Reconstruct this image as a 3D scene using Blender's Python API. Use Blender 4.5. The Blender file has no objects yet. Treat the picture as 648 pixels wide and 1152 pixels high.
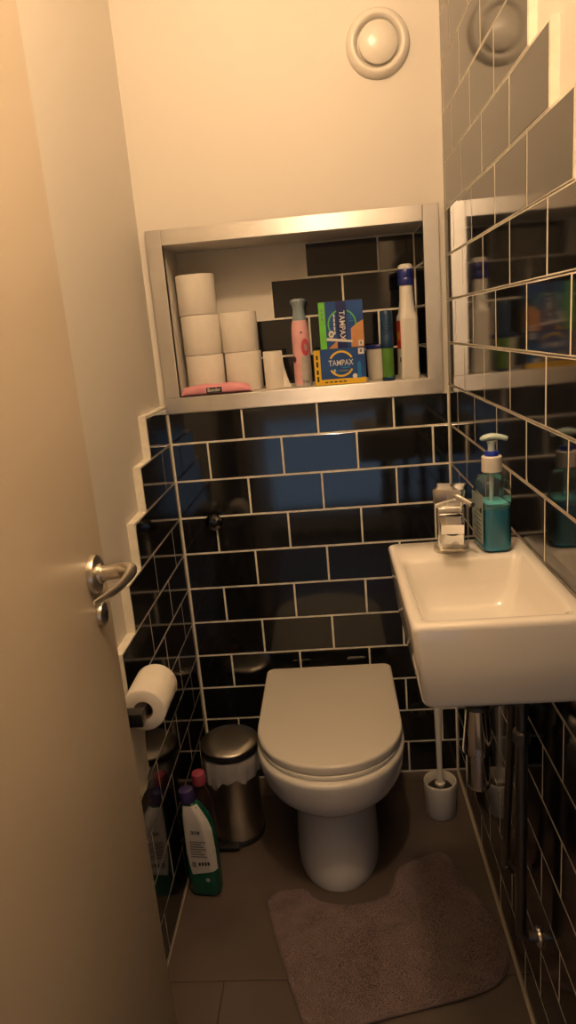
import bpy, bmesh, math, random
from mathutils import Vector, Matrix, Euler
random.seed(7)
PI = math.pi
SC = bpy.context.scene
COL = SC.collection

# ------------------------------------------------------------------ materials
def mat(name, color, rough=0.5, metal=0.0, noise=None, bump=None, spec=0.5, coat=0.0, ior=1.5,
        sss=0.0, trans=0.0, alpha=1.0, emit=None, estr=0.0, aniso=0.0, rnoise=None):
    """procedural principled material; noise=(scale, amount) varies the colour, bump=(scale, strength)."""
    m = bpy.data.materials.new(name)
    m.use_nodes = True
    nt = m.node_tree
    b = nt.nodes['Principled BSDF']
    b.inputs['Base Color'].default_value = (*color, 1)
    b.inputs['Roughness'].default_value = rough
    b.inputs['Metallic'].default_value = metal
    b.inputs['IOR'].default_value = ior
    b.inputs['Specular IOR Level'].default_value = spec
    b.inputs['Coat Weight'].default_value = coat
    b.inputs['Coat Roughness'].default_value = 0.05
    b.inputs['Transmission Weight'].default_value = trans
    b.inputs['Alpha'].default_value = alpha
    b.inputs['Anisotropic'].default_value = aniso
    if sss:
        b.inputs['Subsurface Weight'].default_value = sss
        b.inputs['Subsurface Radius'].default_value = (0.01, 0.006, 0.004)
    if emit:
        b.inputs['Emission Color'].default_value = (*emit, 1)
        b.inputs['Emission Strength'].default_value = estr
    if noise or bump or rnoise:
        tc = nt.nodes.new('ShaderNodeTexCoord')
    if noise:
        n = nt.nodes.new('ShaderNodeTexNoise')
        n.inputs['Scale'].default_value = noise[0]
        n.inputs['Detail'].default_value = 5
        r = nt.nodes.new('ShaderNodeValToRGB')
        a = noise[1]
        r.color_ramp.elements[0].position = 0.3
        r.color_ramp.elements[1].position = 0.7
        r.color_ramp.elements[0].color = (*[max(0, c*(1-a)) for c in color], 1)
        r.color_ramp.elements[1].color = (*[min(1, c*(1+a)) for c in color], 1)
        nt.links.new(tc.outputs['Object'], n.inputs['Vector'])
        nt.links.new(n.outputs['Fac'], r.inputs['Fac'])
        nt.links.new(r.outputs['Color'], b.inputs['Base Color'])
    if rnoise:
        n = nt.nodes.new('ShaderNodeTexNoise')
        n.inputs['Scale'].default_value = rnoise[0]
        mr = nt.nodes.new('ShaderNodeMapRange')
        mr.inputs['To Min'].default_value = rough
        mr.inputs['To Max'].default_value = rnoise[1]
        nt.links.new(tc.outputs['Object'], n.inputs['Vector'])
        nt.links.new(n.outputs['Fac'], mr.inputs['Value'])
        nt.links.new(mr.outputs['Result'], b.inputs['Roughness'])
    if bump:
        n = nt.nodes.new('ShaderNodeTexNoise')
        n.inputs['Scale'].default_value = bump[0]
        n.inputs['Detail'].default_value = 4
        bp = nt.nodes.new('ShaderNodeBump')
        bp.inputs['Strength'].default_value = bump[1]
        bp.inputs['Distance'].default_value = bump[2] if len(bump) > 2 else 0.002
        nt.links.new(tc.outputs['Object'], n.inputs['Vector'])
        nt.links.new(n.outputs['Fac'], bp.inputs['Height'])
        nt.links.new(bp.outputs['Normal'], b.inputs['Normal'])
    return m

def mat_clear(name, tint, gloss_rough=0.05, mixdiff=None):
    """thin clear plastic: tinted see-through with a fresnel sheen and a little haze."""
    m = bpy.data.materials.new(name)
    m.use_nodes = True
    nt = m.node_tree
    nt.nodes.clear()
    out = nt.nodes.new('ShaderNodeOutputMaterial')
    tr = nt.nodes.new('ShaderNodeBsdfTransparent'); tr.inputs['Color'].default_value = (*tint, 1)
    gl = nt.nodes.new('ShaderNodeBsdfGlossy'); gl.inputs['Roughness'].default_value = gloss_rough
    fr = nt.nodes.new('ShaderNodeFresnel'); fr.inputs['IOR'].default_value = 1.45
    mx = nt.nodes.new('ShaderNodeMixShader')
    nt.links.new(fr.outputs[0], mx.inputs[0]); nt.links.new(tr.outputs[0], mx.inputs[1]); nt.links.new(gl.outputs[0], mx.inputs[2])
    last = mx
    if mixdiff:
        df = nt.nodes.new('ShaderNodeBsdfDiffuse'); df.inputs['Color'].default_value = (*mixdiff[0], 1)
        m2 = nt.nodes.new('ShaderNodeMixShader'); m2.inputs[0].default_value = mixdiff[1]
        nt.links.new(mx.outputs[0], m2.inputs[1]); nt.links.new(df.outputs[0], m2.inputs[2])
        last = m2
    nt.links.new(last.outputs[0], out.inputs['Surface'])
    return m

M = {}
M['paint'] = mat('cream_wall_paint', (0.80, 0.765, 0.70), 0.55, noise=(3, 0.015), bump=(60, 0.08, 0.001))
M['ceil'] = mat('white_ceiling_paint', (0.80, 0.78, 0.72), 0.7, noise=(3, 0.01))
M['tile'] = mat('black_glazed_tile', (0.0075, 0.0085, 0.0105), 0.05, ior=1.72, noise=(7, 0.15), bump=(9, 0.05, 0.004), rnoise=(5, 0.10))
M['grout'] = mat('cream_grout', (0.84, 0.80, 0.70), 0.85, noise=(40, 0.10), bump=(300, 0.3, 0.0005))
M['floor'] = mat('taupe_floor_tile', (0.102, 0.079, 0.068), 0.36, noise=(6, 0.12), bump=(40, 0.05, 0.001))
M['floorgrout'] = mat('dark_floor_joint', (0.06, 0.045, 0.035), 0.8, noise=(60, 0.1))
M['seal'] = mat('pale_sealant', (0.50, 0.44, 0.34), 0.5, noise=(30, 0.08))
M['door'] = mat('cream_door_paint', (0.64, 0.56, 0.45), 0.42, noise=(2, 0.012), bump=(25, 0.04, 0.001))
M['alu'] = mat('brushed_aluminium', (0.78, 0.77, 0.75), 0.36, 1.0, noise=(9, 0.06), bump=(90, 0.02, 0.0006))
def aniso_alu():
    nt = M['alu'].node_tree
    b = nt.nodes['Principled BSDF']
    b.inputs['Anisotropic'].default_value = 0.93
    b.inputs['Roughness'].default_value = 0.40
    tg = nt.nodes.new('ShaderNodeTangent'); tg.direction_type = 'UV_MAP'; tg.uv_map = 'UVMap'
    nt.links.new(tg.outputs[0], b.inputs['Tangent'])
    b.inputs['Anisotropic Rotation'].default_value = 0.25
aniso_alu()
M['steel'] = mat('brushed_steel', (0.62, 0.58, 0.52), 0.28, 1.0, noise=(20, 0.04), rnoise=(30, 0.36))
M['nickel'] = mat('satin_nickel', (0.72, 0.68, 0.60), 0.30, 1.0, noise=(30, 0.03))
M['chrome'] = mat('polished_chrome', (0.80, 0.80, 0.80), 0.07, 1.0, noise=(20, 0.01))
M['pipe'] = mat('dull_chrome_pipe', (0.17, 0.165, 0.16), 0.38, 1.0, noise=(25, 0.12))
M['ceramic'] = mat('white_ceramic', (0.82, 0.80, 0.75), 0.10, coat=0.4, noise=(3, 0.01))
M['seatp'] = mat('white_seat_plastic', (0.80, 0.77, 0.70), 0.24, noise=(4, 0.01))
M['paper'] = mat('white_tissue_paper', (0.85, 0.81, 0.73), 0.95, noise=(30, 0.03), bump=(260, 0.35, 0.0012))
M['card'] = mat('brown_card_core', (0.30, 0.20, 0.12), 0.9, noise=(40, 0.1))
M['black'] = mat('matte_black_metal', (0.010, 0.010, 0.010), 0.35, noise=(30, 0.1))
M['blackp'] = mat('black_plastic', (0.012, 0.012, 0.013), 0.45, noise=(30, 0.1))
M['whitep'] = mat('white_plastic', (0.80, 0.78, 0.72), 0.32, noise=(10, 0.01))
M['greyw'] = mat('greyish_white_plastic', (0.62, 0.60, 0.57), 0.35, noise=(10, 0.02))
M['pinkfoil'] = mat('pink_wipes_foil', (0.86, 0.36, 0.42), 0.35, noise=(14, 0.10), bump=(45, 0.5, 0.004))
M['pinkcan'] = mat('pale_pink_can', (0.84, 0.46, 0.47), 0.30, noise=(25, 0.12))
M['pinkdark'] = mat('rose_pink_print', (0.62, 0.10, 0.14), 0.35, noise=(60, 0.15))
M['palegrey'] = mat('pale_grey_print', (0.50, 0.46, 0.42), 0.4, noise=(60, 0.08))
M['greycap'] = mat('grey_blue_cap', (0.24, 0.31, 0.36), 0.30, noise=(30, 0.05))
M['purple'] = mat('purple_print', (0.12, 0.03, 0.09), 0.4, noise=(60, 0.1))
M['navy'] = mat('navy_print', (0.012, 0.022, 0.12), 0.35, noise=(25, 0.15))
M['blue'] = mat('mid_blue_print', (0.018, 0.075, 0.28), 0.35, noise=(25, 0.2))
M['cyan'] = mat('bright_blue_print', (0.02, 0.22, 0.55), 0.35, noise=(25, 0.1))
M['green'] = mat('lime_green_print', (0.16, 0.62, 0.06), 0.4, noise=(25, 0.08))
M['yellow'] = mat('yellow_print', (0.86, 0.55, 0.03), 0.4, noise=(25, 0.06))
M['skin'] = mat('orange_tan_print', (0.62, 0.30, 0.12), 0.45, noise=(20, 0.15))
M['ink'] = mat('white_ink', (0.80, 0.78, 0.74), 0.5, noise=(60, 0.02))
M['blackink'] = mat('black_ink', (0.015, 0.014, 0.014), 0.5, noise=(60, 0.1))
M['greyink'] = mat('grey_ink', (0.22, 0.21, 0.20), 0.5, noise=(60, 0.1))
M['boxside'] = mat('dark_blue_card', (0.012, 0.03, 0.11), 0.45, noise=(25, 0.1))
M['jar'] = mat('milky_jar_plastic', (0.66, 0.64, 0.56), 0.25, noise=(20, 0.03))
M['bluecap'] = mat('deep_blue_plastic', (0.02, 0.03, 0.20), 0.30, noise=(30, 0.08))
M['tubeblue'] = mat('petrol_blue_plastic', (0.010, 0.045, 0.115), 0.30, noise=(30, 0.1))
M['tubegreen'] = mat('leaf_green_plastic', (0.09, 0.24, 0.035), 0.32, noise=(30, 0.1))
M['red'] = mat('red_label', (0.70, 0.045, 0.02), 0.35, noise=(30, 0.08))
M['redcap'] = mat('rose_red_cap', (0.30, 0.05, 0.085), 0.32, noise=(30, 0.08))
M['purplecap'] = mat('dark_violet_cap', (0.035, 0.025, 0.11), 0.30, noise=(30, 0.08))
M['greenb'] = mat('bottle_green_plastic', (0.006, 0.085, 0.055), 0.25, noise=(20, 0.1))
M['darkb'] = mat('dark_brown_bottle', (0.022, 0.012, 0.012), 0.28, noise=(20, 0.1))
M['label'] = mat('off_white_label', (0.62, 0.60, 0.58), 0.45, noise=(30, 0.03))
M['rug'] = mat('dusty_pink_pile', (0.24, 0.19, 0.20), 0.95, noise=(19, 0.30))
M['rugbase'] = mat('dusty_pink_backing', (0.20, 0.15, 0.145), 0.95, noise=(26, 0.15), bump=(300, 0.4, 0.002))
M['bag'] = mat_clear('thin_bin_bag', (0.80, 0.79, 0.77), 0.18, ((0.70, 0.68, 0.66), 0.60))
M['pet'] = mat_clear('clear_bottle_plastic', (0.96, 0.98, 0.98), 0.06, ((0.40, 0.50, 0.50), 0.04))
M['liquid'] = mat('blue_soap_liquid', (0.002, 0.52, 0.95), 0.14, sss=0.0, noise=(9, 0.10), emit=None)
M['liquidtop'] = mat('pale_teal_meniscus', (0.15, 0.75, 0.85), 0.3, noise=(40, 0.1))
M['pump'] = mat('milky_pump_plastic', (0.50, 0.64, 0.62), 0.25, sss=0.1, noise=(20, 0.03))
M['pumpblue'] = mat('royal_blue_collar', (0.012, 0.035, 0.36), 0.3, noise=(20, 0.05))
M['slabel'] = mat('pale_blue_label', (0.42, 0.52, 0.52), 0.4, noise=(60, 0.10))
M['bristle'] = mat('dark_bristles', (0.03, 0.028, 0.026), 0.9, noise=(120, 0.3), bump=(200, 0.6))
M['lampbase'] = mat('white_lamp_base', (0.8, 0.8, 0.8), 0.4, noise=(10, 0.01))
M['bulb'] = mat('glowing_bulb', (1, 0.9, 0.7), 0.4, emit=(1.0, 0.655, 0.375), estr=485.0)

M['bulb_dim'] = mat('added_fill_bulb', (1, 0.9, 0.7), 0.4, emit=(1.0, 0.655, 0.375), estr=85.0)

# ------------------------------------------------------------------ mesh helpers
class MB:
    def __init__(self):
        self.v, self.f, self.m = [], [], []
    def add(self, verts, faces, mi=0, T=None):
        o = len(self.v)
        for p in verts:
            p = Vector(p)
            self.v.append(T @ p if T is not None else p)
        for f in faces:
            self.f.append([i + o for i in f]); self.m.append(mi)
        return self
    def box(self, x0, x1, y0, y1, z0, z1, mi=0, T=None):
        vs = [(x, y, z) for x in (x0, x1) for y in (y0, y1) for z in (z0, z1)]
        return self.add(vs, [(0,1,3,2),(4,6,7,5),(0,4,5,1),(2,3,7,6),(0,2,6,4),(1,5,7,3)], mi, T)
    def rbox(self, x0, x1, y0, y1, z0, z1, r=0.004, seg=3, mi=0, T=None):
        bm = bmesh.new()
        bmesh.ops.create_cube(bm, size=1)
        for v in bm.verts:
            v.co = Vector(((x0+x1)/2 + v.co.x*(x1-x0), (y0+y1)/2 + v.co.y*(y1-y0), (z0+z1)/2 + v.co.z*(z1-z0)))
        bmesh.ops.bevel(bm, geom=bm.edges[:], offset=r, segments=seg, affect='EDGES', profile=0.5)
        return self.addbm(bm, mi, T)
    def addbm(self, bm, mi=0, T=None):
        bm.verts.index_update()
        self.add([v.co.copy() for v in bm.verts], [[v.index for v in f.verts] for f in bm.faces], mi, T)
        bm.free()
        return self
    def loft(self, secs, mi=0, cap0=True, cap1=True, closed=True, T=None):
        n = len(secs[0]); vs = [p for s in secs for p in s]; fs = []
        for k in range(len(secs)-1):
            for i in range(n if closed else n-1):
                j = (i+1) % n
                fs.append((k*n+i, k*n+j, (k+1)*n+j, (k+1)*n+i))
        if cap0: fs.append(tuple(range(n-1, -1, -1)))
        if cap1: fs.append(tuple((len(secs)-1)*n + i for i in range(n)))
        return self.add(vs, fs, mi, T)
    def lathe(self, prof, n=40, mi=0, T=None, cap0=True, cap1=True):
        """prof: [(r, z)] around +Z"""
        secs = [[(r*math.cos(2*PI*i/n), r*math.sin(2*PI*i/n), z) for i in range(n)] for r, z in prof]
        return self.loft(secs, mi, cap0, cap1, T=T)
    def tube(self, pts, r, n=16, mi=0, T=None, caps=True):
        """round tube along points; r a number or a list; also (rx, ry) tuples"""
        pts = [Vector(p) for p in pts]
        secs = []
        up = None
        for i, p in enumerate(pts):
            d = (pts[min(i+1, len(pts)-1)] - pts[max(i-1, 0)]).normalized()
            if up is None:
                up = Vector((0, 0, 1)) if abs(d.z) < 0.9 else Vector((1, 0, 0))
            s = d.cross(up).normalized(); up = s.cross(d).normalized()
            rr = r[i] if isinstance(r, list) else r
            ra, rb = rr if isinstance(rr, tuple) else (rr, rr)
            secs.append([p + s*ra*math.cos(2*PI*k/n) + up*rb*math.sin(2*PI*k/n) for k in range(n)])
        return self.loft(secs, mi, caps, caps, T=T)
    def poly(self, pts, mi=0, T=None):
        return self.add(pts, [tuple(range(len(pts)))], mi, T)
    def text(self, s, size, mi=0, T=None, squash=1.0, depth=0.0):
        c = bpy.data.curves.new('tmp_text', 'FONT')
        c.body = s; c.size = size; c.align_x = 'CENTER'; c.align_y = 'CENTER'; c.extrude = depth; c.resolution_u = 3
        c.offset = size*0.012
        o = bpy.data.objects.new('tmp_text', c); COL.objects.link(o)
        bpy.context.view_layer.update()
        me = o.evaluated_get(bpy.context.evaluated_depsgraph_get()).to_mesh()
        vs = [Vector((v.co.x*squash, v.co.y, v.co.z)) for v in me.vertices]
        fs = [tuple(p.vertices) for p in me.polygons]
        o.evaluated_get(bpy.context.evaluated_depsgraph_get()).to_mesh_clear()
        bpy.data.objects.remove(o); bpy.data.curves.remove(c)
        return self.add(vs, fs, mi, T)
    def build(self, name, mats, parent=None, smooth=True, recalc=True, angle=40):
        me = bpy.data.meshes.new(name)
        me.from_pydata([tuple(v) for v in self.v], [], self.f)
        if not isinstance(mats, (list, tuple)): mats = [mats]
        for x in mats: me.materials.append(x)
        me.polygons.foreach_set('material_index', self.m)
        if recalc:
            bm = bmesh.new(); bm.from_mesh(me)
            bmesh.ops.recalc_face_normals(bm, faces=bm.faces)
            bm.to_mesh(me); bm.free()
        if smooth:
            me.polygons.foreach_set('use_smooth', [True]*len(me.polygons))
            me.set_sharp_from_angle(angle=math.radians(angle))
        if name == 'frame_bar':
            uv = me.uv_layers.new(name='UVMap')
            for lp in me.loops:
                c_ = me.vertices[lp.vertex_index].co
                uv.data[lp.index].uv = (c_.x, c_.z + 0.3*c_.y)
        me.update()
        o = bpy.data.objects.new(name, me)
        COL.objects.link(o)
        if parent: o.parent = parent
        return o

def tag(o, label, cat, group=None, kind=None):
    o['label'] = label; o['category'] = cat
    if group: o['group'] = group
    if kind: o['kind'] = kind
    return o
def empty(name, loc, rz=0.0):
    o = bpy.data.objects.new(name, None); COL.objects.link(o)
    o.location = loc; o.rotation_euler = (0, 0, rz); o.empty_display_size = 0.05
    return o
def thing(name, loc, label, cat, group=None, rz=0.0, kind=None):
    return tag(empty(name, loc, rz), label, cat, group, kind)
def copy_tree(o, parent=None):
    c = o.copy(); COL.objects.link(c); c.parent = parent
    for ch in list(o.children): copy_tree(ch, c)
    return c
def rrect(w, d, r, n=6):
    """outline of a rounded rectangle, counter-clockwise, centred"""
    out = []
    for cx, cy, a0 in ((w/2-r, d/2-r, 0), (-w/2+r, d/2-r, 90), (-w/2+r, -d/2+r, 180), (w/2-r, -d/2+r, 270)):
        for k in range(n+1):
            a = math.radians(a0 + 90*k/n)
            out.append((cx + r*math.cos(a), cy + r*math.sin(a)))
    return out
def inset(pts, d):
    """shift an outline inwards (ccw) along its vertex normals"""
    n = len(pts); out = []
    for i in range(n):
        p0, p1, p2 = Vector(pts[i-1]), Vector(pts[i]), Vector(pts[(i+1) % n])
        e = (p2 - p0)
        if e.length < 1e-9: out.append(tuple(p1)); continue
        e.normalize(); out.append((p1.x - e.y*d, p1.y + e.x*d))
    return out
def rounded_slab(mb, pts, z0, z1, r, mi=0, T=None, seg=4, round_bottom=True):
    secs = []
    if round_bottom:
        for k in range(seg+1):
            a = PI/2*k/seg
            secs.append([(x, y, z0 + r*(1-math.sin(a))) for x, y in inset(pts, r*(1-math.cos(a)))][:]) if False else None
        secs = []
        for k in range(seg+1):
            a = PI/2*(1 - k/seg)
            secs.append([(x, y, z0 + r*(1-math.sin(a))) for x, y in inset(pts, r*(1-math.cos(a)))])
    else:
        secs.append([(x, y, z0) for x, y in pts])
    for k in range(seg+1):
        a = PI/2*k/seg
        secs.append([(x, y, z1 - r*(1-math.sin(a))) for x, y in inset(pts, r*(1-math.cos(a)))])
    return mb.loft(secs, mi, T=T)

# ------------------------------------------------------------------ room measures (metres)
W = 0.736          # width between the tiled surfaces
YF = -1.68         # inner face of the front wall (the doorway)
ZC = 2.45
PH = 0.103         # tile pitch, vertical
PW = 0.198         # tile pitch, along the rows
G = 0.0045         # joint width
PL = -0.018        # painted left wall
PR = W + 0.012     # painted right wall
PB = 0.012         # painted back wall
ND = 0.180         # niche depth (tile surface)
NX0, NX1, NZ0, NZ1 = 0.041, 0.684, 1.150, 1.527   # niche opening

def row_z(k):      # top of row k on the walls (row 0 is the one under the niche)
    return 1.03 + PH - k*PH

def tiles(mb, rects, place, tilt=0.0035, thick=0.008, bev=0.0012):
    """bevelled tile bodies; place(u, v, n) gives the world point"""
    for (u0, u1, v0, v1) in rects:
        if u1-u0 < 0.004 or v1-v0 < 0.004: continue
        a, b = random.uniform(-tilt, tilt), random.uniform(-tilt, tilt)
        cu, cv = (u0+u1)/2, (v0+v1)/2
        def P(u, v, n): return place(u, v, n + a*(u-cu) + b*(v-cv))
        def ring(i, n): return [P(u0+i, v0+i, n), P(u1-i, v0+i, n), P(u1-i, v1-i, n), P(u0+i, v1-i, n)]
        secs = [ring(0, -thick), ring(0, -bev), ring(bev*0.35, -bev*0.35), ring(bev, 0.0)]
        vs = [p for s in secs for p in s]; fs = []
        for k in range(3):
            for i in range(4):
                j = (i+1) % 4
                fs.append((k*4+i, k*4+j, (k+1)*4+j, (k+1)*4+i))
        fs.append((12, 13, 14, 15))
        mb.add(vs, fs)

# ---------------- back wall
mb = MB()
YB = 0.30
mb.box(PL-0.15, NX0-0.004, PB, YB, 0, ZC)                       # left of the niche
mb.box(NX1+0.010, PR+0.15, PB, YB, 0, ZC)                       # right
mb.box(NX0-0.004, NX1+0.010, PB, YB, NZ1, ZC)                   # above
mb.box(NX0-0.004, NX1+0.010, PB, YB, 0, NZ0)              # below
mb.box(NX0-0.004, NX1+0.010, ND+0.010, YB, NZ0-0.010, NZ1)      # niche back
wb = mb.build('wall_back', M['paint'], smooth=False)
tag(wb, 'cream painted back wall with a shelf niche above black tiling', 'wall', kind='structure')
# tiles under the niche (X joints of odd and even rows)
xo = 0.0
rects, gro = [], MB()
for k in range(0, 11):
    z1 = row_z(k); z0 = max(z1 - PH, 0.004)
    if k == 0: z1 = 1.112
    off = 0.0 if k % 2 == 0 else 0.5
    js = [0.0 + G/2] + [xo + (i+off)*PW for i in range(0, 5) if 0.01 < xo + (i+off)*PW < W-0.006] + [W]
    for a, b in zip(js[:-1], js[1:]):
        rects.append((a + G/2, b - G/2 - (0.001 if b == W else 0), z0 + G/2, z1 - G/2))
mb = MB(); tiles(mb, rects, lambda u, v, n: (u, -n, v))
# tiles on the back of the niche, climbing to the right in steps
rects = []
steps = [(1.434, NZ1-0.004, 0.3905, [0.587]), (1.332, 1.434, 0.291, [0.487]), (1.230, 1.332, 0.192, [0.389, 0.581]), (NZ0, 1.230, 0.150, [0.292, 0.487])]
for (z0, z1, xl, js) in steps:
    xs = [xl] + js + [NX1]
    for a, b in zip(xs[:-1], xs[1:]):
        rects.append((a + G/2, b - G/2, z0 + G/2, z1 - G/2))
tiles(mb, rects, lambda u, v, n: (u, ND - n, v))
rects = []
for (z0, z1) in ((1.434, NZ1-0.004), (1.332, 1.434), (1.230, 1.332), (NZ0, 1.230)):   # right cheek of the niche
    rects.append((0.004, ND - 0.004, z0 + G/2, z1 - G/2))
tiles(mb, rects, lambda u, v, n: (NX1 - n, u, v))
mb.build('tile_cladding', M['tile'], wb, smooth=False)
gro.box(0.0, W, 0.0006, PB+0.001, 0, 1.112)
for (z0, z1, xl, js) in steps:
    gro.box(xl - 0.001, NX1 + 0.004, ND+0.0006, ND+0.011, z0, z1)
gro.box(NX1+0.0006, NX1+0.011, 0.002, ND+0.01, NZ0-0.006, NZ1-0.001)
gro.build('grout', M['grout'], wb, smooth=False)

# ---------------- left wall
mb = MB(); mb.box(PL-0.15, PL, YF-0.12, 0.02, 0, ZC)
wl = mb.build('wall_left', M['paint'], smooth=False)
tag(wl, 'cream left wall with black tiling that steps down towards the corner', 'wall', kind='structure')
rects, gro = [], MB()
for k in range(0, 11):
    z1 = row_z(k) - 0.000; z0 = max(z1 - PH, 0.004)
    if k == 0: z1 = 1.128
    e = min(0.2137 + 0.1010*k, 1.20)
    js = ([0.105 + 0.2*i for i in range(8)] if k % 2 else [0.205 + 0.2*i for i in range(8)])
    js = [j for j in js if j < e - 0.03]
    if k == 2: js = []
    xs = [0.002] + js + [e]
    for a, b in zip(xs[:-1], xs[1:]):
        rects.append((a + G/2, b - G/2, z0 + G/2, z1 - G/2))
    gro.box(PL-0.001, -0.0006, -e-0.003, 0.0, max(z0 - 0.001, 0), z1 + (0.004 if k == 0 else 0.001))
mb = MB(); tiles(mb, rects, lambda u, v, n: (n, -u, v))
mb.build('tile_cladding', M['tile'], wl, smooth=False)
gro.build('grout', M['grout'], wl, smooth=False)

# ---------------- right wall
mb = MB(); mb.box(PR, PR+0.15, YF-0.12, 0.02, 0, ZC)
wr = mb.build('wall_right', M['paint'], smooth=False)
tag(wr, 'right wall with glossy black tiling climbing in steps towards the corner', 'wall', kind='structure')
rects, gro = [], MB()
S0 = 0.1245
for k in range(-13, 11):
    z1 = row_z(k); z0 = max(z1 - PH, 0.004)
    if k == -13: z1 = min(z1, ZC-0.004)
    e = min(S0 + 4*PW + 0.0975*(k + 4), 1.60)
    if e < 0.06: continue
    o = S0 - PW/2 if (k % 2) else S0
    js = [o + i*PW for i in range(0, 9)]
    js = [j for j in js if 0.012 < j < e - 0.03]
    xs = [0.002] + js + [e]
    for a, b in zip(xs[:-1], xs[1:]):
        rects.append((a + G/2, b - G/2, z0 + G/2, z1 - G/2))
    gro.box(W+0.0003, PR+0.001, -e-0.004, 0.0, max(z0 - 0.001, 0), z1 + 0.001)
mb = MB(); tiles(mb, rects, lambda u, v, n: (W - n, -u, v), tilt=0.0025)
mb.build('tile_cladding', M['tile'], wr, smooth=False)
gro.build('grout', M['grout'], wr, smooth=False)

# ---------------- front wall with the doorway, ceiling, floor
mb = MB()
mb.box(PL-0.15, 0.050, YF-0.10, YF, 0, ZC)
mb.box(0.050, PR+0.15, YF-0.10, YF, 2.07, ZC)
wf = mb.build('wall_front', M['paint'], smooth=False)
tag(wf, 'cream front wall around the open doorway', 'wall', kind='structure')
mb = MB(); mb.box(PL-0.15, PR+0.15, YF-0.10, YB, ZC, ZC+0.1)
mb.box(-1.05, 1.75, -2.75, YF-0.10, ZC, ZC+0.1)
tag(mb.build('ceiling', M['ceil'], smooth=False), 'plain white ceiling', 'ceiling', kind='structure')
mb = MB()
mb.box(-1.05, -0.05, -2.75, -2.65, 0, ZC); mb.box(0.80, 1.75, -2.75, -2.65, 0, ZC)
mb.box(-0.05, 0.80, -2.75, -2.65, 0.80, ZC); mb.box(-0.05, 0.80, -2.75, -2.65, 0, 0.08)
mb.box(-1.05, -0.95, -2.65, YF-0.10, 0, ZC); mb.box(1.65, 1.75, -2.65, YF-0.10, 0, ZC)
mb.box(-0.95, PL-0.15, YF-0.10, YF, 0, ZC); mb.box(PR+0.15, 1.65, YF-0.10, YF, 0, ZC)
tag(mb.build('wall_hall', M['paint'], smooth=False), 'cream hallway walls behind the doorway', 'wall', kind='structure')
t1 = thing('added_window_1', (0.375, -2.65, 0.08), 'low window added in the unseen hallway to let in cool light', 'window', kind='structure')  # window added out of view so cool world light reaches basin and tiles
mb = MB()
mb.box(-0.425, -0.385, -0.08, 0.01, 0, 0.72); mb.box(0.385, 0.425, -0.08, 0.01, 0, 0.72); mb.box(-0.385, 0.385, -0.08, 0.01, 0, 0.04); mb.box(-0.385, 0.385, -0.08, 0.01, 0.68, 0.72)
mb.build('window_frame', M['whitep'], t1, smooth=False)
mb = MB(); mb.box(-0.385, 0.385, -0.045, -0.041, 0.04, 0.68); mb.build('pane', M['pet'], t1, smooth=False)
mb = MB(); mb.box(-1.2, 2.0, -3.4, YB, -0.12, -0.002)
fl = mb.build('floor', M['floorgrout'], smooth=False)
tag(fl, 'brown-taupe tiled floor', 'floor', kind='structure')
rects = []
for (y0, y1, xs) in ((-0.085, 0.010, [PL, 0.30, PR]), (-0.680, -0.085, [PL, PR]), (-1.28, -0.68, [PL, 0.13, PR]), (-1.80, -1.28, [PL, 0.43, PR]), (-2.4, -1.8, [-0.6, 0.0, 0.6, 1.2])):
    for a, b in zip(xs[:-1], xs[1:]):
        rects.append((a + 0.001, b - 0.001, y0 + 0.001, y1 - 0.001))
mb = MB(); tiles(mb, rects, lambda u, v, n: (u, v, n), tilt=0.0, thick=0.0019, bev=0.0008)
mb.build('floor_tile', M['floor'], fl, smooth=False)
mb = MB()
mb.loft([[(W-0.0005, 0.0, 0.0), (W-0.0005, 0.0, 0.005), (W-0.005, 0.0, 0.0)], [(W-0.0005, -1.6, 0.0), (W-0.0005, -1.6, 0.005), (W-0.005, -1.6, 0.0)]])
mb.loft([[(0.0005, 0.0, 0.0), (0.0005, 0.0, 0.002), (0.0025, 0.0, 0.0)], [(0.0005, -1.1, 0.0), (0.0005, -1.1, 0.002), (0.0025, -1.1, 0.0)]])
mb.build('sealant', M['seal'], fl, smooth=False)

# ---------------- aluminium frame of the niche
t1 = thing('trim_1', (0.36, 0, NZ0), 'brushed aluminium frame around the shelf niche', 'trim', kind='structure')
def bar(x0, x1, z0, z1, lip):
    mb = MB()
    mb.rbox(x0-0.36, x1-0.36, -0.0045, 0.0, z0-NZ0, z1-NZ0, 0.0008, 2)
    lx0, lx1, lz0, lz1 = lip
    mb.box(lx0-0.36, lx1-0.36, -0.003, 0.016, lz0-NZ0, lz1-NZ0)
    return mb.build('frame_bar', M['alu'], t1, smooth=False)
bar(0.002, 0.041, 1.151, 1.5645, (0.0385, 0.041, 1.151, 1.527))
bar(0.684, 0.7225, 1.151, 1.5645, (0.684, 0.6865, 1.151, 1.527))
bar(0.0415, 0.6835, 1.5275, 1.5645, (0.0415, 0.6835, 1.5275, 1.530))
bar(-0.003, 0.7235, 1.1115, 1.1505, (0.0415, 0.6835, 1.1485, 1.1508))

# ---------------- door, opened into the room along the left wall
d1 = thing('door_1', (0.055, -1.66, 0.0), 'cream door standing open along the left wall', 'door', kind='structure')
mb = MB(); mb.rbox(0.0, 0.040, 0.0, 0.76, 0.012, 2.05, 0.003, 2)
mb.build('door_leaf', M['door'], d1)
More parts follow.
